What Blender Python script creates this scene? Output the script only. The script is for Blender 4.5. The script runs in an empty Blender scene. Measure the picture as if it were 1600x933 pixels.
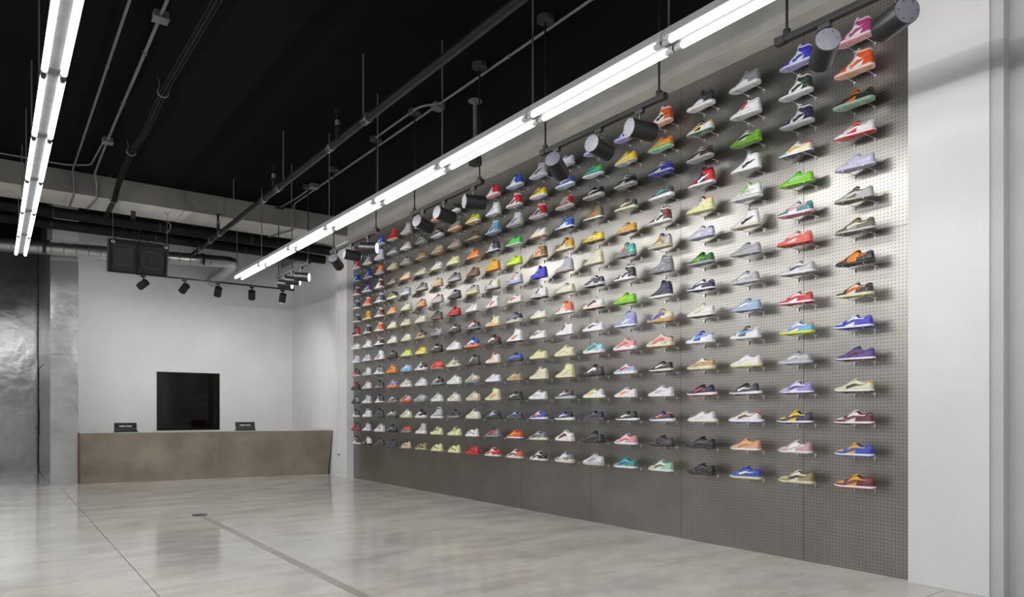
import bpy, bmesh, math, random
import numpy as np
from mathutils import Vector, Matrix

random.seed(7)
PI = math.pi
scene = bpy.context.scene
COL = scene.collection

# ---------------------------------------------------------------- camera
CAM_H = 1.162
cam_data = bpy.data.cameras.new('camera')
cam_data.sensor_width = 36.0
cam_data.lens = 36.0 * 1100.0 / 1600.0
cam_data.shift_y = (643.0 - 466.5) / 1600.0
cam_data.clip_start = 0.05
cam_data.clip_end = 100
cam = bpy.data.objects.new('camera', cam_data)
cam.location = (0, 0, CAM_H)
cam.rotation_euler = (PI / 2, 0, -math.atan2(813.0, 1100.0))
COL.objects.link(cam)
scene.camera = cam

# ---------------------------------------------------------------- world, exposure
world = bpy.data.worlds.new('world')
scene.world = world
world.use_nodes = True
world.node_tree.nodes['Background'].inputs[0].default_value = (0.8, 0.85, 0.9, 1)
world.node_tree.nodes['Background'].inputs[1].default_value = 0.02
scene.view_settings.view_transform = 'Standard'
scene.view_settings.look = 'None'
scene.view_settings.gamma = 1.0
scene.view_settings.use_curve_mapping = False
scene.view_settings.exposure = 0.0
TUBE_POWER = 5.0         # radiance of the fluorescent tube surface
BATTEN_DOWN = 4.4        # watts each batten throws down
BATTEN_SIDE = 7.2        # watts each batten throws to either side
SPOT_POWER = 8.5        # watts of each track spotlight
BACK_SPOT_POWER = 42.0

# ---------------------------------------------------------------- materials
def lin(c):
    c = c / 255.0
    return c / 12.92 if c <= 0.04045 else ((c + 0.055) / 1.055) ** 2.4

def hexc(h):
    return (lin(int(h[0:2], 16)), lin(int(h[2:4], 16)), lin(int(h[4:6], 16)), 1)

MATS = {}
def new_mat(name):
    m = bpy.data.materials.new(name)
    m.use_nodes = True
    nt = m.node_tree
    b = nt.nodes['Principled BSDF']
    MATS[name] = m
    return m, nt, b

def node(nt, t, **kw):
    n = nt.nodes.new(t)
    for k, v in kw.items():
        setattr(n, k, v)
    return n

def math_node(nt, op, a, b=None, c=None):
    n = node(nt, 'ShaderNodeMath', operation=op)
    for i, v in enumerate((a, b, c)):
        if v is None: continue
        if isinstance(v, (int, float)): n.inputs[i].default_value = v
        else: nt.links.new(v, n.inputs[i])
    return n.outputs[0]

def ramp(nt, fac, stops):
    r = node(nt, 'ShaderNodeValToRGB')
    el = r.color_ramp.elements
    while len(el) < len(stops): el.new(0.5)
    for e, (p, c) in zip(el, stops):
        e.position = p; e.color = c
    nt.links.new(fac, r.inputs[0])
    return r.outputs[0]

def noise(nt, scale, detail=4, stretch=None, rough=0.55):
    geo = node(nt, 'ShaderNodeNewGeometry')
    src = geo.outputs['Position']
    if stretch:
        mp = node(nt, 'ShaderNodeMapping')
        mp.inputs['Scale'].default_value = stretch
        nt.links.new(src, mp.inputs['Vector']); src = mp.outputs[0]
    n = node(nt, 'ShaderNodeTexNoise')
    n.inputs['Scale'].default_value = scale
    n.inputs['Detail'].default_value = detail
    n.inputs['Roughness'].default_value = rough
    nt.links.new(src, n.inputs['Vector'])
    return n.outputs[0]

def bump(nt, b, height, strength, dist=0.01, slot='Normal'):
    bp = node(nt, 'ShaderNodeBump')
    bp.inputs['Strength'].default_value = strength
    bp.inputs['Distance'].default_value = dist
    nt.links.new(height, bp.inputs['Height'])
    nt.links.new(bp.outputs[0], b.inputs[slot])

def surf_mat(name, c0, c1, scale=3.0, rough=0.6, metal=0.0, bump_s=0.0, bump_scale=30, stretch=None, detail=5, rough_var=0.0, coat=0.0, dist=0.01):
    m, nt, b = new_mat(name)
    n = noise(nt, scale, detail, stretch)
    col = ramp(nt, n, [(0.3, hexc(c0)), (0.7, hexc(c1))])
    nt.links.new(col, b.inputs['Base Color'])
    b.inputs['Roughness'].default_value = rough
    b.inputs['Metallic'].default_value = metal
    b.inputs['Coat Weight'].default_value = coat
    if rough_var:
        r = math_node(nt, 'MULTIPLY_ADD', n, rough_var, rough - rough_var * 0.5)
        nt.links.new(r, b.inputs['Roughness'])
    if bump_s:
        bump(nt, b, noise(nt, bump_scale, 4, stretch), bump_s, dist)
    return m

surf_mat('white_paint', 'd2d2d3', 'dcdcdc', 1.2, 0.75, bump_s=0.12, bump_scale=60)
surf_mat('grey_paint', 'b4b4b6', 'c0c0c2', 1.2, 0.8, bump_s=0.1, bump_scale=60)
surf_mat('ceiling_black', '0c0c0d', '101011', 0.7, 0.9)
MATS['ceiling_black'].node_tree.nodes['Principled BSDF'].inputs['Specular IOR Level'].default_value = 0.05
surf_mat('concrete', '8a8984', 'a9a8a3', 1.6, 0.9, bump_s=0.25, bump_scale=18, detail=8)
surf_mat('concrete_shaded', '605f5c', '7b7a75', 1.3, 0.9, bump_s=0.3, bump_scale=14, detail=8)  # cross-beam concrete darkened: the shade on its face put into the colour
surf_mat('concrete_pale_lit', 'a8a7a1', 'c0bfb9', 2.2, 0.9, bump_s=0.3, bump_scale=16, detail=8)  # paler undersides: floor light put into the colour, along with pale overspray
surf_mat('reflection_black', '030303', '050505', 2, 0.5)
MATS['reflection_black'].node_tree.nodes['Principled BSDF'].inputs['Specular IOR Level'].default_value = 0.1
surf_mat('black_metal', '121213', '18181a', 4, 0.38)
surf_mat('black_matte', '101011', '161617', 4, 0.7)
surf_mat('pipe_black', '0f0f10', '161617', 4, 0.6)
surf_mat('conduit_grey', '646466', '767678', 5, 0.45, metal=0.4)
surf_mat('dark_grey_metal', '2a2a2c', '363638', 5, 0.55)
surf_mat('chrome', 'd8d8d8', 'eeeeee', 8, 0.25, metal=0.85)
surf_mat('duct_metal', 'a0a2a4', 'c6c8ca', 3, 0.28, metal=0.9, bump_s=0.15, bump_scale=14)
surf_mat('pan_grey_dimmed', '5a5d60', '6a6d70', 6, 0.5)  # inner pan colour toned down against the glare of the tubes
surf_mat('housing_grey', 'c4c6c8', 'd2d4d6', 6, 0.55)  # housing colour lightened as though light fell on its outer slopes
surf_mat('socket_dark', '2c2c2e', '3a3a3c', 6, 0.5)
surf_mat('spot_plate', '3a3a43', '484852', 8, 0.45)
surf_mat('clad_steel', 'aeb0b2', 'd2d4d6', 1.4, 0.20, metal=0.78, bump_s=0.5, bump_scale=1.3, rough_var=0.14, dist=0.03)
surf_mat('counter_steel', '787266', 'a3998a', 1.7, 0.34, metal=0.4, bump_s=0.03, bump_scale=6, detail=7, rough_var=0.15)
surf_mat('counter_top', 'a8a7a3', 'bcbbb7', 2, 0.4)
surf_mat('maroon_strip', '5b2a33', '6a323b', 4, 0.6)
surf_mat('glass_black', '060606', '080808', 2, 0.08)
surf_mat('joint_dark', '4a4842', '57544d', 6, 0.9)
surf_mat('tablet_dark', '29282a', '39383a', 8, 0.25, metal=0.3)
surf_mat('cable', '0c0c0c', '121212', 5, 0.8)
for n_ in ('pipe_black', 'cable', 'dark_grey_metal'):
    MATS[n_].node_tree.nodes['Principled BSDF'].inputs['Specular IOR Level'].default_value = 0.2
surf_mat('cone_paper', '1f1f22', '29292c', 5, 0.8)
surf_mat('print_white', 'd6d6d6', 'e2e2e2', 5, 0.6)
surf_mat('trench_fill', '8d8a84', '97948d', 3, 0.3)

# polished concrete floor: drifting grey / beige clouds, fine aggregate, mirror-like sheen
m, nt, b = new_mat('polished_concrete')
big = noise(nt, 0.55, 6, (1.0, 0.45, 1.0), 0.6)
col = ramp(nt, big, [(0.28, hexc('b0afab')), (0.45, hexc('c2c0bb')), (0.58, hexc('cac7bf')), (0.75, hexc('d2d1cf'))])
streak = noise(nt, 1.5, 9, (0.75, 1.7, 1.0), 0.66)
mx = node(nt, 'ShaderNodeMix', data_type='RGBA', blend_type='MULTIPLY')
mx.inputs[0].default_value = 0.50
nt.links.new(col, mx.inputs[6])
nt.links.new(ramp(nt, streak, [(0.34, hexc('b4b3ac')), (0.56, hexc('ffffff'))]), mx.inputs[7])
fine = noise(nt, 90, 3)
mx2 = node(nt, 'ShaderNodeMix', data_type='RGBA', blend_type='MULTIPLY')
mx2.inputs[0].default_value = 0.35
nt.links.new(mx.outputs[2], mx2.inputs[6])
nt.links.new(ramp(nt, fine, [(0.35, hexc('c4c2be')), (0.6, hexc('ffffff'))]), mx2.inputs[7])
nt.links.new(mx2.outputs[2], b.inputs['Base Color'])
nt.links.new(math_node(nt, 'MULTIPLY_ADD', streak, 0.14, 0.06), b.inputs['Roughness'])
b.inputs['IOR'].default_value = 1.5
bump(nt, b, noise(nt, 6, 3), 0.02, 0.01)

# perforated brushed steel sheet: round holes on a one inch grid
m, nt, b = new_mat('perforated_steel')
geo = node(nt, 'ShaderNodeNewGeometry')
sep = node(nt, 'ShaderNodeSeparateXYZ')
nt.links.new(geo.outputs['Position'], sep.inputs[0])
def cell(out, off):
    a = math_node(nt, 'MULTIPLY_ADD', out, 1 / 0.0254, off)
    fr = math_node(nt, 'FRACT', a)
    return math_node(nt, 'SUBTRACT', fr, 0.5)
cyy = cell(sep.outputs[1], 1000.2)
czz = cell(sep.outputs[2], 1000.5)
d2 = math_node(nt, 'ADD', math_node(nt, 'MULTIPLY', cyy, cyy), math_node(nt, 'MULTIPLY', czz, czz))
hole = math_node(nt, 'LESS_THAN', d2, 0.13 ** 2)
patina = noise(nt, 1.1, 6, None, 0.6)
brush = noise(nt, 5.0, 4, (1, 0.35, 6.0), 0.6)
basec = ramp(nt, patina, [(0.3, hexc('908e89')), (0.7, hexc('a7a5a0'))])
mx = node(nt, 'ShaderNodeMix', data_type='RGBA', blend_type='MIX')
nt.links.new(hole, mx.inputs[0]); nt.links.new(basec, mx.inputs[6])
mx.inputs[7].default_value = hexc('1b1b1b')
nt.links.new(mx.outputs[2], b.inputs['Base Color'])
nt.links.new(math_node(nt, 'MULTIPLY_ADD', hole, -0.95, 0.95), b.inputs['Metallic'])
rg = math_node(nt, 'MULTIPLY_ADD', brush, 0.12, 0.28)
nt.links.new(math_node(nt, 'MAXIMUM', rg, hole), b.inputs['Roughness'])
bump(nt, b, brush, 0.04, 0.004)

def emit_mat(name, col, strength):
    m, nt, b = new_mat(name)
    b.inputs['Base Color'].default_value = (0.9, 0.9, 0.9, 1)
    b.inputs['Emission Color'].default_value = col
    b.inputs['Emission Strength'].default_value = strength
    n = noise(nt, 2.0, 1)
    nt.links.new(math_node(nt, 'MULTIPLY_ADD', n, 0.05, 0.3), b.inputs['Roughness'])
    return m
emit_mat('tube_glow', (1.0, 0.985, 0.97, 1), TUBE_POWER)
emit_mat('spot_lens', (1.0, 0.97, 0.92, 1), 6.0)

# ---------------------------------------------------------------- mesh helpers
class MB:
    """collects verts and faces of ONE mesh"""
    def __init__(self): self.v = []; self.f = []; self.smooth = []
    def add(self, vs, fs, smooth=False):
        o = len(self.v)
        self.v += [tuple(p) for p in vs]
        self.f += [tuple(i + o for i in f) for f in fs]
        self.smooth += [smooth] * len(fs)
        return self
    def box(self, x0, x1, y0, y1, z0, z1):
        return self.add([(x0,y0,z0),(x1,y0,z0),(x1,y1,z0),(x0,y1,z0),(x0,y0,z1),(x1,y0,z1),(x1,y1,z1),(x0,y1,z1)],
                        [(0,3,2,1),(4,5,6,7),(0,1,5,4),(1,2,6,5),(2,3,7,6),(3,0,4,7)])
    def prism(self, poly, z0, z1, top=None):
        n = len(poly); top = top or poly
        vs = [(p[0], p[1], z0) for p in poly] + [(p[0], p[1], z1) for p in top]
        fs = [tuple(range(n - 1, -1, -1)), tuple(range(n, 2 * n))]
        fs += [(i, (i + 1) % n, n + (i + 1) % n, n + i) for i in range(n)]
        return self.add(vs, fs)
    def cyl(self, p0, p1, r, n=12, r1=None, caps=True):
        p0 = Vector(p0); p1 = Vector(p1); d = (p1 - p0).normalized()
        a = Vector((0, 0, 1)) if abs(d.z) < 0.9 else Vector((1, 0, 0))
        u = d.cross(a).normalized(); w = d.cross(u)
        r1 = r if r1 is None else r1
        vs = []
        for p, rr in ((p0, r), (p1, r1)):
            for i in range(n):
                t = 2 * PI * i / n
                vs.append(p + u * (rr * math.cos(t)) + w * (rr * math.sin(t)))
        self.add(vs, [(i, n + i, n + (i + 1) % n, (i + 1) % n) for i in range(n)], True)
        if caps:
            self.add(vs, [tuple(range(n)), tuple(range(2 * n - 1, n - 1, -1))])
        return self
    def tube(self, pts, r, n=8, closed=False):
        pts = [Vector(p) for p in pts]; m = len(pts)
        vs = []; prev = None
        for i, p in enumerate(pts):
            if closed: d = pts[(i + 1) % m] - pts[i - 1]
            else: d = pts[min(i + 1, m - 1)] - pts[max(i - 1, 0)]
            d.normalize()
            if prev is None:
                a = Vector((0, 0, 1)) if abs(d.z) < 0.9 else Vector((1, 0, 0))
                u = d.cross(a).normalized()
            else:
                u = (prev - d * prev.dot(d)).normalized()
            prev = u; w = d.cross(u)
            for k in range(n):
                t = 2 * PI * k / n
                vs.append(p + u * (r * math.cos(t)) + w * (r * math.sin(t)))
        fs = []
        for i in range(m if closed else m - 1):
            j = (i + 1) % m
            fs += [(i*n+k, j*n+k, j*n+(k+1) % n, i*n+(k+1) % n) for k in range(n)]
        self.add(vs, fs, True)
        if not closed:
            self.add(vs[:n] + vs[-n:], [tuple(range(n)), tuple(range(2*n-1, n-1, -1))])
        return self
    def grid(self, rows, smooth=True, flip=False):
        n = len(rows[0]); vs = [p for r in rows for p in r]
        fs = []
        for i in range(len(rows) - 1):
            for k in range(n - 1):
                q = (i*n+k, i*n+k+1, (i+1)*n+k+1, (i+1)*n+k)
                fs.append(q[::-1] if flip else q)
        return self.add(vs, fs, smooth)
    def mesh(self, name, weld=0.0):
        me = bpy.data.meshes.new(name)
        me.from_pydata(self.v, [], self.f)
        me.polygons.foreach_set('use_smooth', self.smooth)
        bm = bmesh.new(); bm.from_mesh(me)
        if weld:
            bmesh.ops.remove_doubles(bm, verts=bm.verts, dist=weld)
        bmesh.ops.recalc_face_normals(bm, faces=bm.faces)
        bm.to_mesh(me); bm.free()
        return me
    def build(self, name, mat, parent=None, weld=0.0):
        me = self.mesh(name, weld)
        me.materials.append(MATS[mat])
        return link(name, me, parent)

def link(name, data, parent=None):
    o = bpy.data.objects.new(name, data)
    COL.objects.link(o)
    if parent is not None: o.parent = parent
    return o

def tag(o, label=None, cat=None, group=None, kind=None):
    if label: o['label'] = label
    if cat: o['category'] = cat
    if group: o['group'] = group
    if kind: o['kind'] = kind
    return o

def empty(name, loc=(0, 0, 0)):
    o = bpy.data.objects.new(name, None)
    o.empty_display_size = 0.05
    o.location = loc
    COL.objects.link(o)
    return o

ORD = ['first','second','third','fourth','fifth','sixth','seventh','eighth','ninth','tenth','eleventh','twelfth','thirteenth',
       'fourteenth','fifteenth','sixteenth','seventeenth','eighteenth','nineteenth','twentieth']

# ================================================================ SETTING
D = 5.09           # plane of the steel shoe wall
PT = 4.135         # top of the steel sheets / underside of the beams
CE = 4.44          # ceiling
YE = 11.55         # far end of the steel sheets
YB = 14.70         # wall behind the counter
YN = 2.245         # near end of the steel sheets

# floor: slabs parted by saw joints
fl = MB().box(-3.6, 5.6, -7.1, 17.2, -0.16, -0.012).build('floor', 'joint_dark'); tag(fl, kind='structure')
g = 0.0028
for x0, x1 in ((-3.6, 0.845 - g), (0.845 + g, 5.6)):
    for y0, y1 in ((-7.1, 2.006 - g), (2.006 + g, 8.43 - 0.0022), (8.43 + 0.0022, 17.2)):
        MB().box(x0, x1, y0, y1, -0.012, 0.0).build('slab', 'polished_concrete', fl)
MB().box(1.843, 1.917, -7.0, 8.36, -0.004, 0.0006).build('trench_strip', 'trench_fill', fl)
cap = MB().cyl((1.875, 8.43, 0.0), (1.875, 8.43, 0.006), 0.08, 28)
floor_cap = cap.build('floor_cap', 'socket_dark')
tag(floor_cap, 'dark round metal cap set in the concrete floor at the strip end', 'floor cap')
MB().cyl((1.90, 8.40, 0.006), (1.90, 8.40, 0.010), 0.018, 12).build('screw', 'chrome', floor_cap)

# ceiling with its concrete beams
ce = MB().box(-3.6, 5.6, -7.1, 17.2, CE, CE + 0.15).build('ceiling', 'ceiling_black'); tag(ce, kind='structure')
b_ = MB().box(4.858, 5.2, -7.0, 11.28, PT, CE).build('trim_3', 'concrete'); tag(b_, kind='structure'); side_beam = b_
MB().box(4.858, 5.088, -7.0, 11.28, PT - 0.003, PT).build('soffit', 'concrete_pale_lit', b_)
b_ = MB().box(4.858, 5.2, 12.022, YB, PT, CE).build('trim_4', 'concrete'); tag(b_, kind='structure')
xs = [-3.6, 0.35, 2.30, 2.86, 5.2]
for n_, (a, c) in enumerate(zip(xs[:-1], xs[1:])):
    b_ = MB().box(a + 0.002, c - 0.002, 11.28, 12.022, PT + 0.006, CE).build('trim_%d' % (5 + n_), 'concrete_shaded'); tag(b_, kind='structure')
    jag = []; x_ = a + 0.004
    while x_ < c - 0.004:
        jag.append((x_, 11.28 - random.uniform(0.0, 0.006))); x_ += random.uniform(0.02, 0.09)
    jag.append((c - 0.004, 11.279))
    MB().prism(jag + [(c - 0.004, 12.022), (a + 0.004, 12.022)], PT, PT + 0.006).build('soffit', 'concrete_pale_lit', b_)
# formwork lip left along the lower beam edges
lip = MB()
y = -2.0
while y < 11.2:
    ln_ = random.uniform(0.03, 0.12)
    lip.box(4.8582 - random.uniform(0.001, 0.005), 4.859, y, y + ln_, PT + 0.001, PT + random.uniform(0.004, 0.014))
    y += ln_ * random.choice((1.0, 1.0, 1.0, 1.6))
tag(lip.build('form_ridge', 'concrete', side_beam), kind='stuff')

# right wall behind the steel, with the sheets, the pillars at both ends
wr = MB().box(D + 0.012, D + 0.25, YN - 0.02, YB, 0, PT).build('wall_right', 'white_paint'); tag(wr, kind='structure')
seams = [YN, 3.062, 4.277, 5.493, 6.708, 7.908, 9.115, 10.345, YE]
for a, c in zip(seams[:-1], seams[1:]):
    for z0, z1 in ((0.004, 2.4525), (2.4565, PT)):
        MB().box(D, D + 0.010, a + 0.0018, c - 0.0018, z0, z1).build('steel_sheet', 'perforated_steel', wr)
MB().box(5.002, 5.6, 1.762, YN, 0, CE).build('pillar', 'white_paint', wr)
MB().box(4.966, D + 0.012, YE + 0.006, 12.06, 0, PT).build('pillar', 'white_paint', wr)
wrn = MB().box(5.11, 5.6, -7.1, 1.762, 0, CE).build('wall_right_near', 'grey_paint'); tag(wrn, kind='structure')
b2 = MB().box(5.02, 5.11, 1.69, 1.762, 0, CE)
b2.build('corner_bead', 'grey_paint', wrn)
tr = MB().box(4.972, 5.002, 1.70, YN - 0.003, 0, 0.006).build('trim_1', 'grey_paint'); tag(tr, kind='structure')

# wall behind the counter with a framed dark window
WX0, WX1, WZ0, WZ1 = 2.509, 3.643, 0.80, 1.916
wb = MB()
wb.box(1.0, WX0, YB, YB + 0.15, 0, CE).box(WX1, D + 0.2, YB, YB + 0.15, 0, CE)
wb.box(WX0, WX1, YB, YB + 0.15, 0, WZ0).box(WX0, WX1, YB, YB + 0.15, WZ1, CE)
wbo = wb.build('wall_back', 'white_paint'); tag(wbo, kind='structure')
wn = MB().box(WX0, WX1, YB + 0.13, YB + 0.15, WZ0, WZ1).build('window_1', 'black_matte'); tag(wn, kind='structure')
fr = 0.018
wf = MB().box(WX0, WX0 + fr, YB - 0.006, YB + 0.05, WZ0, WZ1).box(WX1 - fr, WX1, YB - 0.006, YB + 0.05, WZ0, WZ1)
wf.box(WX0 + fr, WX1 - fr, YB - 0.006, YB + 0.05, WZ1 - fr, WZ1).box(WX0 + fr, WX1 - fr, YB - 0.006, YB + 0.05, WZ0, WZ0 + fr)
wf.build('window_frame', 'black_matte', wn)
MB().box(3.436, 3.53, YB + 0.02, YB + 0.06, WZ0 + fr, WZ1 - fr).build('reflection_strip', 'reflection_black', wn)  # dark strip standing in for a reflection in the window glass
MB().box(WX0 + fr, 3.436, YB + 0.03, YB + 0.036, WZ0 + fr, WZ1 - fr).build('pane', 'glass_black', wn)
MB().box(3.53, WX1 - fr, YB + 0.03, YB + 0.036, WZ0 + fr, WZ1 - fr).build('pane', 'glass_black', wn)

# steel clad corridor on the left
wc = MB().box(-3.6, 0.74, 16.93, 17.1, 0, CE).build('wall_corridor_end', 'clad_steel'); tag(wc, kind='structure')
for a, c in ((-3.58, -2.0), (-2.0, -0.72), (-0.72, 0.56), ):
    MB().box(a + 0.003, c - 0.003, 16.915, 16.93, 0.02, 2.2).build('steel_sheet', 'clad_steel', wc)
    MB().box(a + 0.003, c - 0.003, 16.915, 16.93, 2.206, CE).build('steel_sheet', 'clad_steel', wc)
wp = MB().box(0.755, 1.10, 13.17, 16.93, 0, CE).build('wall_corridor_side', 'clad_steel'); tag(wp, kind='structure')
for z0, z1 in ((0.0, 0.83), (0.833, 2.06), (2.063, 3.62), (3.64, CE)):
    MB().box(0.737, 1.114, 13.152, 13.17, z0, z1).build('steel_sheet', 'clad_steel' if z0 < 3.6 else 'white_paint', wp)
MB().box(0.737, 0.755, 13.17, 14.9, 0.0, CE).build('steel_sheet', 'clad_steel', wp)
MB().box(0.737, 0.755, 14.906, 16.5, 2.0, CE).build('steel_sheet', 'clad_steel', wp)
dr = MB().box(0.741, 0.755, 14.92, 16.48, 0.02, 1.985).build('door_1', 'clad_steel'); tag(dr, kind='structure')
MB().box(0.735, 0.742, 16.3, 16.34, 0.7, 1.2).build('door_handle', 'black_metal', dr)
MB().box(0.735, 0.755, 16.52, 16.9, 0, CE).build('dark_reveal', 'black_matte', wp)

# unseen rest of the room
wl = MB().box(-3.7, -3.6, -7.1, 17.2, 0, CE).build('wall_left', 'grey_paint'); tag(wl, kind='structure')
wfr = MB().box(-3.6, 5.6, -7.2, -7.1, 0, CE).build('wall_front', 'white_paint'); tag(wfr, kind='structure')

# surface conduit and switch box on the white wall beside the counter
sw = empty('switch_box', (4.966, 11.885, 0.44))
tag(sw, 'white switch box with a vertical white cable cover on the end pillar', 'switch')
MB().box(-0.035, 0.0, -0.035, 0.035, -0.03, 0.08).build('box', 'white_paint', sw)
MB().box(-0.022, 0.0, -0.014, 0.014, 0.08, 3.6).build('cable_cover', 'white_paint', sw)
MB().box(-0.030, -0.01, -0.018, 0.018, -0.045, -0.03).build('socket', 'dark_grey_metal', sw)

# ================================================================ COUNTER
ct = empty('service_counter', (1.12, 13.14, 0))
tag(ct, 'long low counter faced in mottled brown steel before the white back wall', 'counter')
def rel(p, o): return tuple(a - c for a, c in zip(p, o))
FL_, FR_, TR_, TL_ = (1.122, 13.142), (5.045, 12.61), (5.085, 12.49), (1.122, 13.12)
HB = 0.818
cut = [0.0, 0.79, 1.0]
def lerp2(a, c, t): return (a[0] + (c[0] - a[0]) * t, a[1] + (c[1] - a[1]) * t)
for t0, t1 in zip(cut[:-1], cut[1:]):
    p0, p1 = lerp2(FL_, FR_, t0 + 0.0002), lerp2(FL_, FR_, t1 - 0.0002)
    q0, q1 = lerp2(TL_, TR_, t0 + 0.0002), lerp2(TL_, TR_, t1 - 0.0002)
    poly = [p0, p1, (p1[0], p1[1] + 0.05), (p0[0], p0[1] + 0.05)]
    top = [q0, q1, (q1[0], q1[1] + 0.05), (q0[0], q0[1] + 0.05)]
    poly = [(x - 1.12, y - 13.14) for x, y in poly]; top = [(x - 1.12, y - 13.14) for x, y in top]
    MB().prism(poly, 0.0, HB - 0.008, top).build('front_panel', 'counter_steel', ct)
body = [(1.13, 13.20), (5.05, 12.67), (5.06, 13.5), (1.13, 13.9)]
MB().prism([(x - 1.12, y - 13.14) for x, y in body], 0.0, HB - 0.02).build('carcass', 'dark_grey_metal', ct)
topp = [(TL_[0], TL_[1] - 0.004), (TR_[0], TR_[1] - 0.004), (5.085, 13.55), (1.122, 13.95)]
MB().prism([(x - 1.12, y - 13.14) for x, y in topp], HB - 0.008, HB).build('worktop', 'counter_top', ct)
MB().box(-0.014, 0.001, -0.035, -0.001, 0.02, HB + 0.012).build('edge_strip', 'maroon_strip', ct)

def text_mesh(s, size, bold=0.0012):
    cu = bpy.data.curves.new('lettering', 'FONT')
    cu.body = s; cu.size = size; cu.align_x = 'CENTER'; cu.align_y = 'CENTER'; cu.extrude = 0.0008; cu.offset = bold
    t = bpy.data.objects.new('lettering', cu); COL.objects.link(t)
    dg = bpy.context.evaluated_depsgraph_get()
    me = bpy.data.meshes.new_from_object(t.evaluated_get(dg))
    bpy.data.objects.remove(t); bpy.data.curves.remove(cu)
    return me

def register(x, y, rz, label):
    r = empty('register_stand', (x, y, HB))
    r.rotation_euler = (0, 0, rz)
    tag(r, label, 'register', 'tablet registers on the counter')
    MB().box(-0.17, 0.17, -0.05, 0.10, 0.0, 0.012).build('base', 'black_metal', r)
    tilt = math.radians(-24)
    sc = MB().box(-0.165, 0.165, -0.006, 0.006, 0.0, 0.155).build('screen_back', 'tablet_dark', r)
    sc.location = (0, -0.045, 0.010); sc.rotation_euler = (tilt, 0, 0)
    dk = MB().box(-0.15, 0.15, -0.010, -0.006, 0.004, 0.07).build('lower_band', 'black_metal', sc)
    tm = text_mesh('FLIGHT CLUB', 0.030); tm.materials.append(MATS['print_white'])
    t = link('lettering', tm, sc); t.location = (0, -0.0085, 0.092); t.rotation_euler = (PI / 2, 0, 0)
    MB().box(-0.02, 0.02, 0.02, 0.06, 0.012, 0.10).build('strut', 'black_metal', r)
    MB().tube([(0.12, 0.03, 0.014), (0.17, 0.0, 0.02), (0.19, 0.03, 0.006), (0.17, 0.1, 0.006)], 0.005, 6).build('cable', 'cable', r)
register(1.79, 13.24, -0.09, 'tilted black tablet register at the left end of the counter')
register(3.655, 13.0, -0.09, 'tilted black tablet register at the right of the dark window')

# ================================================================ FLUORESCENT BATTENS
SEG = 1.293
def batten(x, k, row, total):
    y1 = 11.85 - SEG * k; y0 = y1 - SEG
    z = 3.32
    o = empty('fluorescent_batten', (x, y1, z))
    side = ('right', 'left', 'added far left')[row]
    tag(o, 'twin-tube fluorescent batten, %s from the counter in the %s ceiling row' % (ORD[k], side), 'ceiling light', 'fluorescent battens in rows')
    L = y0 - y1
    h = MB()
    sec = [(-0.066, 0.026), (-0.066, 0.034), (-0.040, 0.090), (0.040, 0.090), (0.066, 0.034), (0.066, 0.026)]
    vs = [(a, -0.004, c) for a, c in sec] + [(a, L + 0.004, c) for a, c in sec]
    n = len(sec)
    h.add(vs, [tuple(range(n)), tuple(range(2*n-1, n-1, -1))] + [(i, (i+1) % n, n+(i+1) % n, n+i) for i in range(n)])
    h.build('housing', 'housing_grey', o)
    MB().prism([(-0.03, L), (0.03, L), (0.03, 0.0), (-0.03, 0.0)], 0.018, 0.026).build('pan', 'pan_grey_dimmed', o)
    for s in (-1, 1):
        MB().cyl((s*0.052, -0.06, 0), (s*0.052, L + 0.06, 0), 0.0185, 14).build('tube', 'tube_glow', o)
        for e, d in ((-0.008, -0.052), (L + 0.008, 0.052)):
            MB().cyl((s*0.052, e, 0), (s*0.052, e + d, 0), 0.017, 10).box(s*0.052-0.012, s*0.052+0.012, min(e, e+d*0.5), max(e, e+d*0.5), 0.0, 0.035).build('lamp_holder', 'socket_dark' if row else 'housing_grey', o)
    for sx, pw, tilt in ((0, BATTEN_DOWN, 0.0), (-1, BATTEN_SIDE, 62.0), (1, BATTEN_SIDE, 62.0)):
        ld = bpy.data.lights.new('batten_light', 'AREA')
        ld.shape = 'RECTANGLE'; ld.size = 0.13 if sx == 0 else 0.04; ld.size_y = SEG - 0.12; ld.energy = pw; ld.color = (1.0, 0.995, 0.985)
        lo = link('batten_light', ld, o); lo.location = (sx * 0.075, L / 2, -0.022 if sx == 0 else -0.004)
        lo.rotation_euler = (0, -sx * math.radians(tilt), 0)
    MB().cyl((-0.02, -0.02, 0.07), (-0.02, -0.02, CE - z), 0.006, 6).build('suspension_rod', 'conduit_grey', o)
for k in range(13): batten(3.22, k, 0, 13)
for k in range(13): batten(0.32, k, 1, 13)
for k in range(9): batten(-2.58, k, 2, 9)     # unseen third row, added to widen the glow on the steel wall

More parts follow.
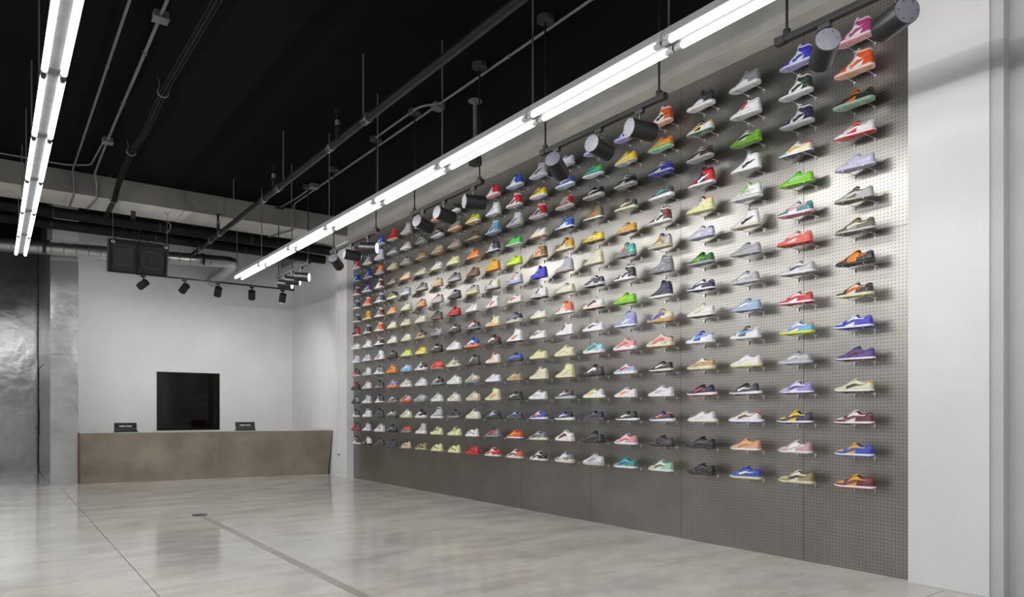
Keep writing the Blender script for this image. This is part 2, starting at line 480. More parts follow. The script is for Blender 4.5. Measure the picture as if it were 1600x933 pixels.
# ================================================================ TRACKS AND SPOTLIGHTS
TX, TZ = 3.70, 3.32
def track(y0, y1, rods, label):
    o = empty('lighting_track', (TX, y0, TZ))
    tag(o, label, 'light track', 'tracks along the shoe wall')
    MB().box(-0.018, 0.018, 0.03, y1 - y0 - 0.03, -0.018, 0.018).build('rail', 'black_metal', o)
    for a, c in ((-0.01, 0.05), (y1 - y0 - 0.05, y1 - y0 + 0.01)):
        MB().box(-0.022, 0.022, a, c, -0.022, 0.022).build('end_cap', 'black_metal', o)
    for ry in rods:
        MB().cyl((0, ry - y0, 0.02), (0, ry - y0, CE - TZ - 0.03), 0.008, 8).build('rod', 'black_metal', o)
        oc = [(0.075*math.cos(PI/8 + i*PI/4), ry - y0 + 0.075*math.sin(PI/8 + i*PI/4)) for i in range(8)]
        MB().prism(oc, CE - TZ - 0.04, CE - TZ).build('ceiling_canopy', 'dark_grey_metal', o)
        MB().cyl((0, ry - y0, 0.015), (0, ry - y0, 0.05), 0.022, 10).build('clamp', 'black_metal', o)
track(0.9, 2.39, (1.3, 2.33), 'black lighting track at upper right near the white pillar')
track(3.25, 4.58, (3.30, 4.54), 'black lighting track with three spotlights below the long light row centre')
track(5.48, 6.83, (5.52, 6.79), 'black lighting track before the middle of the shoe wall')
track(7.70, 9.12, (7.745, 9.04), 'black lighting track before the far end of the shoe wall')
track(9.95, 11.36, (9.99, 11.30), 'black lighting track nearest the back wall, lamps pointing sideways')

def spotlight(pos, d, label, group, power, mats=('black_metal', 'spot_plate'), on_axis='Y', lamp_r=0.066, blen=0.205, angle=62):
    px, py, pz = pos
    o = empty('track_spotlight', (px, py, pz))
    tag(o, label, 'spotlight', group)
    d = Vector(d).normalized()
    if on_axis == 'Y':
        MB().box(-0.014, 0.014, -0.035, 0.035, -0.046, -0.018).build('adapter', 'black_metal', o)
    else:
        MB().box(-0.035, 0.035, -0.014, 0.014, -0.046, -0.018).build('adapter', 'black_metal', o)
    MB().cyl((0, 0, -0.04), (0, 0, -0.11), 0.009, 8).build('stem', 'black_metal', o)
    c = Vector((0, 0, -0.11 - lamp_r * 0.75))
    a = c - d * (blen * 0.45); e = c + d * (blen * 0.55)
    MB().cyl(a, e, lamp_r, 28).build('body', mats[0], o)
    bp = MB().cyl(a - d * 0.004, a, lamp_r * 0.96, 28).build('back_plate', mats[1], o)
    u = d.cross(Vector((0, 0, 1))).normalized(); w = d.cross(u)
    sc = MB()
    for i in range(6):
        t = i * PI / 3
        p = a - d * 0.004 + u * (lamp_r * 0.72 * math.cos(t)) + w * (lamp_r * 0.72 * math.sin(t))
        sc.cyl(p - d * 0.0015, p, 0.0045, 6)
    sc.build('screws', 'black_metal', bp)
    MB().cyl(e, e + d * 0.003, lamp_r * 0.88, 24).build('lens', 'spot_lens', o)
    ld = bpy.data.lights.new('spot_beam', 'SPOT')
    ld.energy = power; ld.color = (1.0, 0.985, 0.96); ld.spot_size = math.radians(angle); ld.spot_blend = 0.8
    ld.shadow_soft_size = 0.05
    lo = link('spot_beam', ld, o)
    lo.location = e + d * 0.012
    lo.rotation_euler = d.to_track_quat('-Z', 'Y').to_euler()

SG = 'track spotlights aimed at the shoe wall'
for y, d, lab in (
    (1.72, (0.53, 0.84, 0.08), 'black spotlight at top right, overlapping the white pillar'),
    (2.10, (0.76, 0.64, -0.10), 'black spotlight tilted down in front of the blue high-top'),
    (3.478, (0.98, -0.17, 0.0), 'black spotlight pointing right beside the red and white high-top'),
    (3.897, (0.97, 0.17, -0.08), 'middle spotlight of the three on the track below the long light row'),
    (4.392, (0.84, 0.44, -0.31), 'steeply tilted spotlight left of the green low-top'),
    (5.623, (0.97, -0.22, 0.03), 'spotlight lying level left of the red and white mid-top'),
    (6.167, (0.96, 0.10, -0.12), 'middle spotlight of the track before the middle of the wall'),
    (6.603, (0.94, 0.27, -0.18), 'leftmost spotlight of the track before the middle of the wall'),
    (7.968, (0.72, -0.69, -0.05), 'spotlight with its bright lens showing beside the blue high-top'),
    (8.463, (0.97, -0.10, -0.08), 'black spotlight covering the top left corner shoes'),
    (8.963, (0.68, 0.62, -0.38), 'tilted spotlight with a pale back before the white end pillar'),
    (10.268, (0.80, -0.58, -0.06), 'upper right spotlight of the three pointing sideways near the counter'),
    (10.655, (0.84, -0.50, -0.08), 'middle spotlight of the three pointing sideways near the counter'),
    (11.006, (0.80, -0.58, -0.10), 'lower left spotlight of the three pointing sideways near the counter'),
):
    spotlight((TX, y, TZ), d, lab, SG, SPOT_POWER)

# back track above the counter
BY = 12.37
bt = empty('lighting_track', (1.83, BY, 3.32))
tag(bt, 'black lighting track running across the room above the counter', 'light track')
MB().box(0.0, 2.49, -0.014, 0.014, -0.012, 0.012).build('rail', 'black_metal', bt)
for x in (0.03, 2.46):
    MB().cyl((x, 0, 0.01), (x, 0, CE - 3.32), 0.008, 8).build('rod', 'black_metal', bt)
    MB().box(x - 0.03, x + 0.03, -0.018, 0.018, -0.016, 0.02).build('end_cap', 'black_metal', bt)
for x, d, lab in ((1.92, (-0.55, 0.62, -0.5), 'leftmost small spotlight hanging below the loudspeaker'),
                  (2.52, (-0.35, 0.72, -0.62), 'second small spotlight from left above the counter'),
                  (3.04, (0.0, 0.62, -0.78), 'middle small spotlight of five above the counter'),
                  (3.59, (0.18, 0.66, -0.75), 'fourth small spotlight from left above the counter'),
                  (4.12, (0.0, 0.45, -0.9), 'rightmost small spotlight of the five above the counter')):
    spotlight((x, BY, 3.32), d, lab, 'small spotlights above the counter', BACK_SPOT_POWER, ('black_matte', 'black_matte'), 'X', 0.058, 0.15, 150)

# ================================================================ LOUDSPEAKER
sp = empty('loudspeaker', (1.735, 11.62, 3.42))
sp.rotation_euler = (math.radians(14), 0, math.radians(-2))
tag(sp, 'large black two-way loudspeaker hung on wires from the concrete beam', 'loudspeaker')
W2, H2 = 0.40, 0.235
bp_ = [(-W2, 0.0), (-W2 + 0.02, -0.03), (W2 - 0.02, -0.03), (W2, 0.0), (W2 - 0.11, 0.34), (-W2 + 0.11, 0.34)]
MB().prism(bp_, -H2, H2).build('cabinet', 'black_matte', sp)
bf = MB()
bf.box(-W2+0.02, W2-0.02, -0.045, -0.03, H2-0.05, H2).box(-W2+0.02, W2-0.02, -0.045, -0.03, -H2, -H2+0.03)
bf.box(-W2+0.02, -W2+0.05, -0.045, -0.03, -H2+0.03, H2-0.05).box(W2-0.05, W2-0.02, -0.045, -0.03, -H2+0.03, H2-0.05).box(-0.02, 0.0, -0.045, -0.03, -H2+0.03, H2-0.05)
bf.build('baffle_frame', 'pipe_black', sp)
def ring_cone(m, cx, cz, rs):
    n = 32; rows = []
    for r, y in rs:
        rows.append([(cx + r*math.cos(2*PI*i/n), y, cz + r*math.sin(2*PI*i/n)) for i in range(n + 1)])
    m.grid(rows)
wo = MB(); ring_cone(wo, 0.185, -0.012, ((0.165, -0.032), (0.155, -0.048), (0.14, -0.046), (0.07, -0.012), (0.068, -0.02), (0.05, -0.034), (0.001, -0.042)))
wo.build('woofer', 'cone_paper', sp)
hn = MB()
for a, c in (((-0.33, -0.06, -0.15, 0.13), (-0.25, -0.14, -0.06, 0.05)),):
    o_ = [(a[0], -0.044, a[2]), (a[1], -0.044, a[2]), (a[1], -0.044, a[3]), (a[0], -0.044, a[3])]
    i_ = [(c[0], -0.031, c[2]), (c[1], -0.031, c[2]), (c[1], -0.031, c[3]), (c[0], -0.031, c[3])]
    hn.add(o_ + i_, [(0,1,5,4),(1,2,6,5),(2,3,7,6),(3,0,4,7),(4,5,6,7)])
hn.build('horn', 'cone_paper', sp)
lipb = MB().box(-0.29, -0.10, -0.047, -0.04, -0.135, -0.10).build('horn_lip', 'dark_grey_metal', sp)
for x in (-W2 + 0.07, W2 - 0.04):
    MB().tube([(x + 0.018*math.cos(t), -0.05, H2 - 0.03 + 0.018*math.sin(t)) for t in np.linspace(0, 2*PI, 13)[:-1]], 0.005, 6, True).build('eye_bolt', 'chrome', sp)
rig = empty('speaker_rigging', (1.69, 11.75, 4.02))
tag(rig, 'wire bridle and bracket holding the loudspeaker under the beam', 'rigging')
MB().box(-0.03, 0.03, -0.02, 0.02, 0.0, PT - 4.02).build('bracket', 'dark_grey_metal', rig)
for p in ((-0.26, 0.0, -0.335), (0.22, 0.08, -0.312), (0.05, 0.12, -0.30)):
    MB().cyl((0, 0, 0.01), p, 0.006, 6).build('wire', 'pipe_black', rig)
for x, y, z1 in ((1.395, 11.50, 3.66), (2.105, 11.50, 3.63)):
    sl = empty('safety_wire', (x, y, PT))
    tag(sl, 'thin safety wire from the beam to the loudspeaker %s corner' % ('left' if x < 1.7 else 'right'), 'wire', 'speaker safety wires')
    MB().cyl((0, 0, -0.04), (0, 0, z1 - PT), 0.003, 5).build('wire', 'conduit_grey', sl)
    MB().tube([(-0.025, 0, 0), (0, 0, -0.06), (0.025, 0, 0)], 0.005, 5).build('hook', 'conduit_grey', sl)

# ================================================================ PIPES, DUCT, CONDUITS
def smooth_path(pts, n=6):
    pts = [Vector(p) for p in pts]
    out = []
    for i in range(len(pts) - 1):
        p0 = pts[max(i-1, 0)]; p1 = pts[i]; p2 = pts[i+1]; p3 = pts[min(i+2, len(pts)-1)]
        for k in range(n):
            t = k / n
            out.append(0.5*((2*p1) + (p2-p0)*t + (2*p0-5*p1+4*p2-p3)*t*t + (3*p1-p0-3*p2+p3)*t*t*t))
    out.append(pts[-1])
    return out

def arc_path(pts, r=0.06, n=5):
    """straight legs with rounded corners"""
    pts = [Vector(p) for p in pts]
    out = [pts[0]]
    for i in range(1, len(pts) - 1):
        a = (pts[i-1] - pts[i]); c = (pts[i+1] - pts[i])
        ra = min(r, a.length*0.45, c.length*0.45)
        p = pts[i] + a.normalized()*ra; q = pts[i] + c.normalized()*ra
        for k in range(n + 1):
            t = k / n
            out.append(p*(1-t)**2 + pts[i]*2*t*(1-t) + q*t*t)
    out.append(pts[-1])
    return out

# spiral duct with elbow
dk = empty('spiral_duct', (0, 12.95, 3.7))
tag(dk, 'silver spiral ventilation duct with an elbow behind the loudspeaker', 'duct')
path = arc_path([(-3.55, 0, -0.22), (3.48, 0, 0.10), (3.50, 1.735, 0.02)], 0.22, 8)
MB().tube(path, 0.098, 18).build('duct_pipe', 'duct_metal', dk)
for i in range(40):
    t = i / 40
    x = -3.4 + 6.6 * t; z = -0.215 + (x + 3.55) * 0.0455
    MB().cyl((x, 0, z), (x + 0.014, 0, z), 0.102, 16).build('seam', 'conduit_grey', dk)
for x in (0.62, 2.05, 2.9):
    MB().cyl((x, 0, -0.21 + (x+3.55)*0.0455), (x + 0.05, 0, -0.21 + (x+3.55)*0.0455), 0.106, 18).build('coupling_band', 'dark_grey_metal', dk)
MB().box(2.33, 2.40, -0.01, 0.01, 0.1, CE - 3.703).build('strap', 'conduit_grey', dk)
MB().box(0.68, 0.745, -0.12, -0.11, 0.08, CE - 3.703).build('strap', 'conduit_grey', dk)

for y, z, lab in ((12.17, 4.055, 'upper of two thick black pipes below the cross beam'), (12.53, 3.965, 'lower of two thick black pipes below the cross beam')):
    p = empty('black_pipe', (-3.5, y, z)); tag(p, lab, 'pipe', 'black pipes below the cross beam')
    MB().cyl((0, 0, 0), (8.45, 0, 0), 0.078, 16).build('pipe', 'pipe_black', p)
    for x in (4.2, 5.6, 7.0):
        MB().cyl((x, 0, 0), (x + 0.03, 0, 0), 0.083, 16).build('pipe_clamp', 'dark_grey_metal', p)
hk = MB().tube(smooth_path([(2.23, 12.07, 4.13), (2.26, 12.07, 4.08), (2.24, 12.07, 4.0), (2.19, 12.07, 3.96)]), 0.012, 6).build('pipe_hook', 'conduit_grey')
tag(hk, 'curved grey pipe hook beside the black pipes right of the loudspeaker', 'hook')

# sprinkler pipe
SX, SZ = 2.74, 3.82
spk = empty('sprinkler_pipe', (SX, 0, SZ))
tag(spk, 'black sprinkler pipe running the length of the room above the right light row', 'pipe')
MB().cyl((0, -6.9, 0), (0, 12.78, 0), 0.036, 14).build('pipe', 'pipe_black', spk)
for y in (5.9, 6.75, 8.35, 8.9, 11.0, 11.55, 12.2):
    MB().cyl((0, y, 0), (0, y + 0.09, 0), 0.043, 14).build('coupling', 'black_metal', spk)
    MB().cyl((0, y - 0.02, 0), (0, y, 0), 0.045, 14).build('coupling_ring', 'conduit_grey', spk)
for y in (6.6, 8.55, 11.15):
    hd = MB().cyl((0, y, 0.03), (0, y, 0.16), 0.022, 10).build('riser', 'black_metal', spk)
    MB().cyl((0, y, 0.16), (0, y, 0.21), 0.024, 10).build('collar', 'conduit_grey', hd)
    MB().cyl((0, y, 0.21), (0, y, 0.30), 0.016, 8).cyl((0, y, 0.30), (0, y, 0.31), 0.03, 8).build('sprinkler_head', 'pipe_black', hd)
for y in (3.2, 6.0, 8.2, 10.3, 12.74):
    MB().cyl((0.0, y, 0.03), (0.0, y, CE - SZ), 0.007, 6).build('hanger_rod', 'conduit_grey', spk)

def conduit(name, pts, r, label, mat='conduit_grey', rad=0.08, cat='conduit', clips=()):
    o = empty(name, pts[0]); tag(o, label, cat)
    q = [rel(p, pts[0]) for p in pts]
    MB().tube(arc_path(q, rad), r, 8).build('pipe', mat, o)
    for p in clips:
        x, y, z = rel(p, pts[0])
        MB().cyl((x, y - 0.012, z), (x, y + 0.012, z), r * 1.5, 8).build('clip', mat, o)
    return o
CZ = CE - 0.032
conduit('electrical_conduit', [(3.80, -6, CZ), (3.80, 10.86, CZ), (3.92, 11.235, 4.30), (3.93, 11.245, 4.10), (3.75, 11.95, 4.10)], 0.013,
        'grey electrical conduit along the ceiling above the lighting tracks', clips=[(3.80, y, CZ) for y in (1, 3, 5.2, 7.4, 9)])
conduit('electrical_conduit', [(3.80, 6.42, CZ), (3.66, 6.6, CZ), (3.66, 7.66, CZ)], 0.012, 'short looped grey conduit joining two ceiling canopies', rad=0.1)
conduit('electrical_conduit', [(3.73, 9.87, CZ), (3.73, 10.6, CZ), (3.69, 11.17, CZ)], 0.012, 'short grey conduit beside the cross beam near the right light row')
def junction(x, y, label):
    j = empty('junction_box', (x, y, CE)); tag(j, label, 'junction box', 'ceiling junction boxes')
    MB().box(-0.055, 0.055, -0.055, 0.055, -0.055, 0.0).build('box', 'conduit_grey', j)
    MB().box(-0.06, 0.06, -0.06, 0.06, -0.060, -0.055).build('cover', 'conduit_grey', j)
junction(3.82, 6.5, 'grey junction box on the ceiling conduit above the middle track')
junction(3.74, 9.87, 'grey junction box on the ceiling conduit near the far end')
junction(1.118, 6.38, 'large grey junction box at top left on the ceiling conduit')
junction(1.118, 9.68, 'grey junction box where two conduits part near the beam')
conduit('electrical_conduit', [(0.875, -6, CZ), (0.875, 11.1, CZ), (0.90, 11.255, 4.30), (0.90, 11.262, 4.11), (0.90, 11.9, 4.11)], 0.012,
        'thin grey conduit beside the left light row bending down at the beam', clips=[(0.875, y, CZ) for y in (5.5, 7.6, 9.7)])
conduit('electrical_conduit', [(1.115, -6, CZ), (1.115, 9.75, CZ), (1.13, 11.1, CZ), (1.17, 11.255, 4.30), (1.17, 11.262, 4.11), (1.12, 11.9, 4.11)], 0.015,
        'thicker grey conduit with boxes bending down at the beam', clips=[(1.115, y, CZ) for y in (5.0, 7.1, 8.4)])
conduit('electrical_conduit', [(1.08, 9.75, CZ), (1.05, 10.75, CZ), (0.8, 10.93, CZ), (-3.5, 10.93, CZ)], 0.012, 'grey conduit running left across the ceiling along the cross beam')

# cable bundle on hooks
cb = empty('cable_bundle', (1.36, 3, CE - 0.14)); tag(cb, 'loose bundle of dark cables slung under the ceiling on hooks', 'cables')
for k, (dx, dz) in enumerate(((0, 0), (0.03, 0.012), (0.012, 0.03), (-0.018, 0.015))):
    pts = [(dx, -9, dz), (dx + 0.01, 0.0, dz), (dx, 2.4, dz - 0.05), (dx, 4.63, dz), (dx, 5.6, dz - 0.06), (dx, 6.6, dz), (dx, 7.3, dz - 0.05), (dx, 7.8, dz - 0.13), (dx, 8.15, dz - 0.225), (dx, 8.5, dz - 0.235), (dx - 0.01, 9.0, dz - 0.30)]
    MB().tube(smooth_path(pts), 0.011, 6).build('cable', 'cable', cb)
for y in (4.63, 6.6, 8.12):
    zz = -0.215 if y > 8 else 0.0
    MB().tube([(0.05*math.cos(t), y, zz + 0.01 + 0.05*math.sin(t)) for t in np.linspace(PI*0.8, PI*2.2, 9)], 0.007, 6).build('hook', 'conduit_grey', cb)
    MB().tube([(-0.04, y, zz + 0.03), (-0.03, y, zz + 0.07), (-0.045, y, 0.14)], 0.004, 5).build('hook_wire', 'conduit_grey', cb)

# ceiling plate with drop pipe
pm = empty('drop_pipe', (4.10, 6.20, CE)); tag(pm, 'grey drop pipe with round ceiling plate and dark box beside the track', 'mount')
MB().cyl((0, 0, -0.012), (0, 0, 0), 0.075, 20).build('ceiling_plate', 'conduit_grey', pm)
MB().cyl((0, 0, -0.012), (0, 0, -0.60), 0.023, 12).build('pipe', 'conduit_grey', pm)
MB().prism([(0.07*math.cos(PI/8+i*PI/4), 0.07*math.sin(PI/8+i*PI/4)) for i in range(8)], -0.68, -0.60).build('box', 'dark_grey_metal', pm)
# small white soffit block on the right wall behind the tracks
blk = MB().box(4.86, 5.1, 13.9, YB, 4.0, PT).build('trim_2', 'white_paint'); tag(blk, kind='structure')

# ================================================================ SNEAKERS
PAL = {
 'wht': ('e6e6ea', 'white'), 'crm': ('ddd8bd', 'cream'), 'pey': ('e2dfa8', 'pale yellow'), 'bei': ('cfc2a4', 'beige'), 'tan': ('c19a63', 'tan'),
 'brn': ('7a5f48', 'brown'), 'dbr': ('4a2f2c', 'dark brown'), 'gum': ('c08f5a', 'gum'), 'blk': ('1a1a1f', 'black'), 'dgr': ('47474d', 'dark grey'),
 'gry': ('85868c', 'grey'), 'lgr': ('bfc0c4', 'light grey'), 'sil': ('a9abb0', 'silver grey'), 'slt': ('3a3e4c', 'slate'),
 'red': ('c8202b', 'red'), 'org': ('e2551b', 'orange'), 'amb': ('ef8a2a', 'amber orange'), 'pch': ('e6ab84', 'peach'), 'mar': ('6d1f2d', 'maroon'),
 'mag': ('b43a7c', 'magenta'), 'pnk': ('e39aa8', 'pink'), 'ros': ('c9a3a6', 'dusty rose'), 'cor': ('e06a5e', 'coral'),
 'yel': ('eccb1c', 'yellow'), 'gld': ('d9a21f', 'golden'), 'vol': ('c9e52a', 'neon yellow'), 'lim': ('7cc42c', 'lime green'), 'grn': ('34b24a', 'green'),
 'fgr': ('2f6b2f', 'leaf green'), 'dgn': ('22362b', 'dark green'), 'olv': ('6b6a4b', 'olive'), 'khk': ('9a8f63', 'khaki'), 'mnt': ('9fd6b0', 'mint'),
 'tea': ('3f8a8c', 'teal'), 'tur': ('3fc0b0', 'turquoise'), 'cya': ('9cc9d2', 'pale cyan'), 'sky': ('6db4e4', 'sky blue'), 'pbl': ('9fb4d2', 'pale blue'),
 'blu': ('2b50b8', 'blue'), 'ind': ('3336c4', 'indigo'), 'nav': ('22264f', 'navy'), 'pur': ('57408f', 'purple'), 'lav': ('9a94d6', 'lavender'), 'plv': ('c6c6e0', 'pale lavender'),
}
def shoe_mat(code):
    nm = 'shoe_' + PAL[code][1].replace(' ', '_')
    if nm in MATS: return MATS[nm]
    m, nt, b = new_mat(nm)
    c = hexc(PAL[code][0])
    n = noise(nt, 35, 3)
    lo = tuple(v * 0.86 for v in c[:3]) + (1,)
    nt.links.new(ramp(nt, n, [(0.3, lo), (0.7, c)]), b.inputs['Base Color'])
    b.inputs['Roughness'].default_value = 0.55
    b.inputs['Coat Weight'].default_value = 0.9      # clear shrink wrap
    b.inputs['Coat Roughness'].default_value = 0.06
    bp = node(nt, 'ShaderNodeBump'); bp.inputs['Strength'].default_value = 0.8; bp.inputs['Distance'].default_value = 0.008
    rn = noise(nt, 22, 2.0, (1, 1, 0.8))
    rd = math_node(nt, 'POWER', math_node(nt, 'SUBTRACT', 1.0, math_node(nt, 'ABSOLUTE', math_node(nt, 'MULTIPLY_ADD', rn, 4.0, -2.0))), 3.0)
    nt.links.new(math_node(nt, 'MAXIMUM', rd, 0.0), bp.inputs['Height'])
    nt.links.new(bp.outputs[0], b.inputs['Coat Normal'])
    return m

def herm(pts):
    xs = np.array([p[0] for p in pts], float); ys = np.array([p[1] for p in pts], float)
    dx = np.diff(xs); sl = np.diff(ys) / dx
    t = np.zeros(len(xs)); t[0] = sl[0]; t[-1] = sl[-1]
    for i in range(1, len(xs) - 1):
        t[i] = 0 if sl[i-1]*sl[i] <= 0 else 2*sl[i-1]*sl[i]/(sl[i-1]+sl[i])
    def f(x):
        x = min(max(x, xs[0]), xs[-1])
        i = int(min(max(np.searchsorted(xs, x) - 1, 0), len(xs) - 2))
        h = dx[i]; u = (x - xs[i]) / h
        return float((2*u**3-3*u**2+1)*ys[i] + (u**3-2*u**2+u)*h*t[i] + (-2*u**3+3*u**2)*ys[i+1] + (u**3-u**2)*h*t[i+1])
    return f

LW = herm([(0, 0.0), (0.008, 0.013), (0.025, 0.022), (0.06, 0.030), (0.14, 0.0355), (0.28, 0.036), (0.42, 0.0375), (0.58, 0.044), (0.70, 0.0475), (0.80, 0.0445), (0.88, 0.0365), (0.94, 0.0265), (0.975, 0.017), (0.992, 0.0095), (1, 0.0)])

TOE = [(0.62, 0.083), (0.75, 0.063), (0.86, 0.053), (0.93, 0.046), (0.975, 0.037), (1, 0.022)]
TYPES = {
 'L': dict(name='low_top_sneaker', word='low-top sneaker', L=0.305, zt=[(0, .095), (.05, .102), (.18, .084), (.30, .086), (.40, .110), (.46, .112), (.52, .103)] + TOE, op=(.02, .42), sole=(.027, .021), style='court'),
 'H': dict(name='high_top_sneaker', word='high-top sneaker', L=0.300, zt=[(0, .150), (.04, .166), (.15, .162), (.27, .163), (.36, .178), (.40, .168), (.45, .132), (.52, .104), (.60, .086), (.70, .069), (.82, .056), (.91, .048), (.965, .039), (1, .022)], op=(.02, .38), sole=(.027, .021), style='court'),
 'M': dict(name='mid_top_sneaker', word='mid-top sneaker', L=0.305, zt=[(0, .125), (.04, .142), (.15, .128), (.28, .126), (.38, .154), (.43, .150), (.50, .120), (.56, .105)] + TOE, op=(.02, .41), sole=(.033, .025), style='retro'),
 'R': dict(name='running_sneaker', word='running sneaker', L=0.308, zt=[(0, .094), (.05, .106), (.18, .086), (.30, .090), (.40, .116), (.46, .114), (.52, .104)] + TOE, op=(.02, .42), sole=(.038, .024), style='runner'),
 'V': dict(name='layered_runner', word='layered running sneaker', L=0.305, zt=[(0, .090), (.04, .116), (.12, .100), (.24, .082), (.34, .088), (.41, .112), (.46, .110), (.53, .098), (.64, .078), (.76, .062), (.88, .052), (.95, .042), (1, .022)], op=(.02, .43), sole=(.034, .022), style='runner', ext=0.026),
 'K': dict(name='knit_sneaker', word='knit sneaker', L=0.308, zt=[(0, .084), (.03, .104), (.07, .100), (.18, .088), (.30, .096), (.38, .120), (.44, .114), (.56, .088), (.72, .068), (.85, .053), (.94, .043), (1, .024)], op=(.02, .40), sole=(.041, .028), style='knit'),
 'C': dict(name='chunky_sneaker', word='chunky sneaker', L=0.312, zt=[(0, .096), (.04, .112), (.16, .104), (.28, .108), (.38, .138), (.44, .132), (.54, .114), (.64, .094), (.76, .078), (.87, .067), (.95, .053), (1, .030)], op=(.02, .42), sole=(.046, .034), style='chunky', wave=0.006),
 'F': dict(name='foam_clog', word='foam clog', L=0.300, zt=[(0, .085), (.03, .112), (.07, .108), (.15, .080), (.26, .072), (.36, .086), (.48, .102), (.60, .096), (.74, .080), (.86, .064), (.94, .048), (1, .026)], op=(.03, .36), sole=(.020, .018), style='foam'),
 'B': dict(name='tall_boot_sneaker', word='tall boot sneaker', L=0.298, zt=[(0, .170), (.04, .180), (.15, .180), (.28, .180), (.36, .178), (.42, .158), (.48, .125), (.56, .102), (.66, .084), (.78, .068), (.88, .058), (.95, .047), (1, .026)], op=(.02, .36), sole=(.036, .030), style='boot'),
}

def make_type(key):
    T = TYPES[key]
    L = T['L']; zt = herm(T['zt']); s0, s1 = T['op']; sh, sf = T['sole']
    style = T['style']; ext = T.get('ext', 0.0); wave = T.get('wave', 0.0)
    zst = herm([(-0.1, sh), (0, sh), (.25, sh * .96), (.5, (sh + sf) * .5), (.75, sf), (.92, sf + .004), (1, sf + .008)])
    def zlow(s): return 0.013 * max(0, (s - .74) / .26) ** 2 + 0.004 * max(0, (.1 - s) / .1) ** 2
    def ztop_sole(s):
        z = zst(s)
        if wave: z += wave * math.sin(s * 15.0 + 0.6)
        if key == 'K': z += 0.006 * math.sin(s * 6.0 + 0.4)
        return z
    def wr(s):
        if s <= s0 or s >= s1: return 0.0
        m_ = (s0 + s1) / 2; h = (s1 - s0) / 2
        return 0.0225 * math.sqrt(max(0.0, 1 - ((s - m_) / h) ** 2))
    def P(s, v, side, off=0.0):
        def raw(s, v):
            a = min(max(v, 0), 1) * PI / 2
            w = LW(s); r = min(wr(s), w * .8)
            tall = min(1, max(0, (zt(s) - 0.10) / 0.06))
            p = 0.82 + 0.10 * tall; q = 0.95
            zb = ztop_sole(s) - 0.006
            x = r + (w - r) * max(math.cos(a), 0) ** p
            z = zb + (max(zt(s), zb + .004) - zb) * math.sin(a) ** q
            lean = 0.010 * ((z - zb) / 0.10) ** 1.3 * max(0, 1 - s / .30)
            return Vector((side * x, (s - .5) * L + lean, z))
        p = raw(s, v)
        if off:
            e = 0.004
            ds = raw(min(s + e, 1), v) - raw(max(s - e, 0), v)
            dv = raw(s, min(v + e, 1)) - raw(s, max(v - e, 0))
            n = ds.cross(dv)
            if n.length < 1e-10: n = Vector((side, 0, 0.2))
            n.normalize()
            c = Vector((0, (0.45 - .5) * L, 0.05))
            if n.dot(p - c) < 0: n = -n
            p = p + n * off
        return p
    parts = {}
    ns = 30
    S = [0.5 - 0.5 * math.cos(PI * i / ns) for i in range(ns + 1)]
    nv = 8
    # upper shell
    up = MB()
    if style == 'foam':
        SS = [0.5 - 0.5 * math.cos(PI * i / 44) for i in range(45)]; NV = 18
        holes = [(.20, .30, .055, .13), (.33, .42, .05, .14), (.47, .36, .05, .17), (.60, .50, .05, .15), (.70, .30, .045, .13), (.81, .45, .04, .15), (.53, .74, .05, .10), (.69, .78, .045, .10)]
        for side in (-1, 1):
            rows = [[P(s, k / NV, side) for k in range(NV + 1)] for s in SS]
            vs = [p for r in rows for p in r]; fs = []
            for i in range(len(SS) - 1):
                for k in range(NV):
                    sc_ = (SS[i] + SS[i+1]) / 2; vc = (k + .5) / NV
                    if any(((sc_ - a) / ra) ** 2 + ((vc - c) / rc) ** 2 < 1 for a, c, ra, rc in holes): continue
                    fs.append((i*(NV+1)+k, i*(NV+1)+k+1, (i+1)*(NV+1)+k+1, (i+1)*(NV+1)+k))
            up.add(vs, fs, True)
    else:
        for side in (-1, 1):
            up.grid([[P(s, k / nv, side) for k in range(nv + 1)] for s in S])
    parts['upper'] = (up.mesh(key + '_upper', 1e-5), 'b')
    # collar tube and lining
    so = [s0 + (s1 - s0) * (0.5 - 0.5 * math.cos(PI * i / 10)) for i in range(11)]
    loop = [P(s, 1, -1) for s in so] + [P(s, 1, 1) for s in so[::-1][1:-1]]
    parts['collar'] = (MB().tube(loop, 0.0048 if style != 'foam' else 0.006, 6, True).mesh(key + '_collar'), 'c' if style != 'foam' else 'b')
    ln = MB()
    rows = []
    for fx, dz in ((0.95, 0.0), (0.9, -0.03), (0.8, -0.055)):
        rows.append([Vector((p.x * fx, p.y, max(p.z + dz, 0.035))) for p in loop + [loop[0]]])
    ln.grid(rows)
    fl_ = [Vector((p.x * .8, p.y, max(p.z - .055, .035))) for p in loop]
    ln.add(fl_, [tuple(range(len(fl_)))])
    parts['lining'] = (ln.mesh(key + '_lining'), 'n')
    # sole
    def outline(s, grow, side):
        w = LW(s) + grow * min(1, (s / .02 if s < .02 else (1 - s) / .02 if s > .98 else 1))
        if wave: w += 0.003 * math.sin(s * 22)
        e = ext * max(0, 1 - s / .35) ** 2
        return side * w, (s - .5) * L * (1 + 2 * grow / L) - e
    md = MB()
    fl0 = 0.005
    bulge = 0.006 if style in ('chunky', 'knit') else 0.0045
    for side in (-1, 1):
        rows = []
        for s in S:
            r = []
            zb, z1 = zlow(s) + fl0, ztop_sole(s)
            if ext: z1 += 0.004 * max(0, 1 - s / .3)
            for t, gname in ((0, .0035), (.25, bulge), (.6, bulge * .8 + .001), (1, .003)):
                x, y = outline(s, gname, side); r.append(Vector((x, y, zb + (z1 - zb) * t)))
            r.append(Vector((0, outline(s, .003, side)[1], z1)))
            rows.append(r)
        md.grid(rows)
    parts['midsole'] = (md.mesh(key + '_midsole', 1e-5), 'm')
    ot = MB()
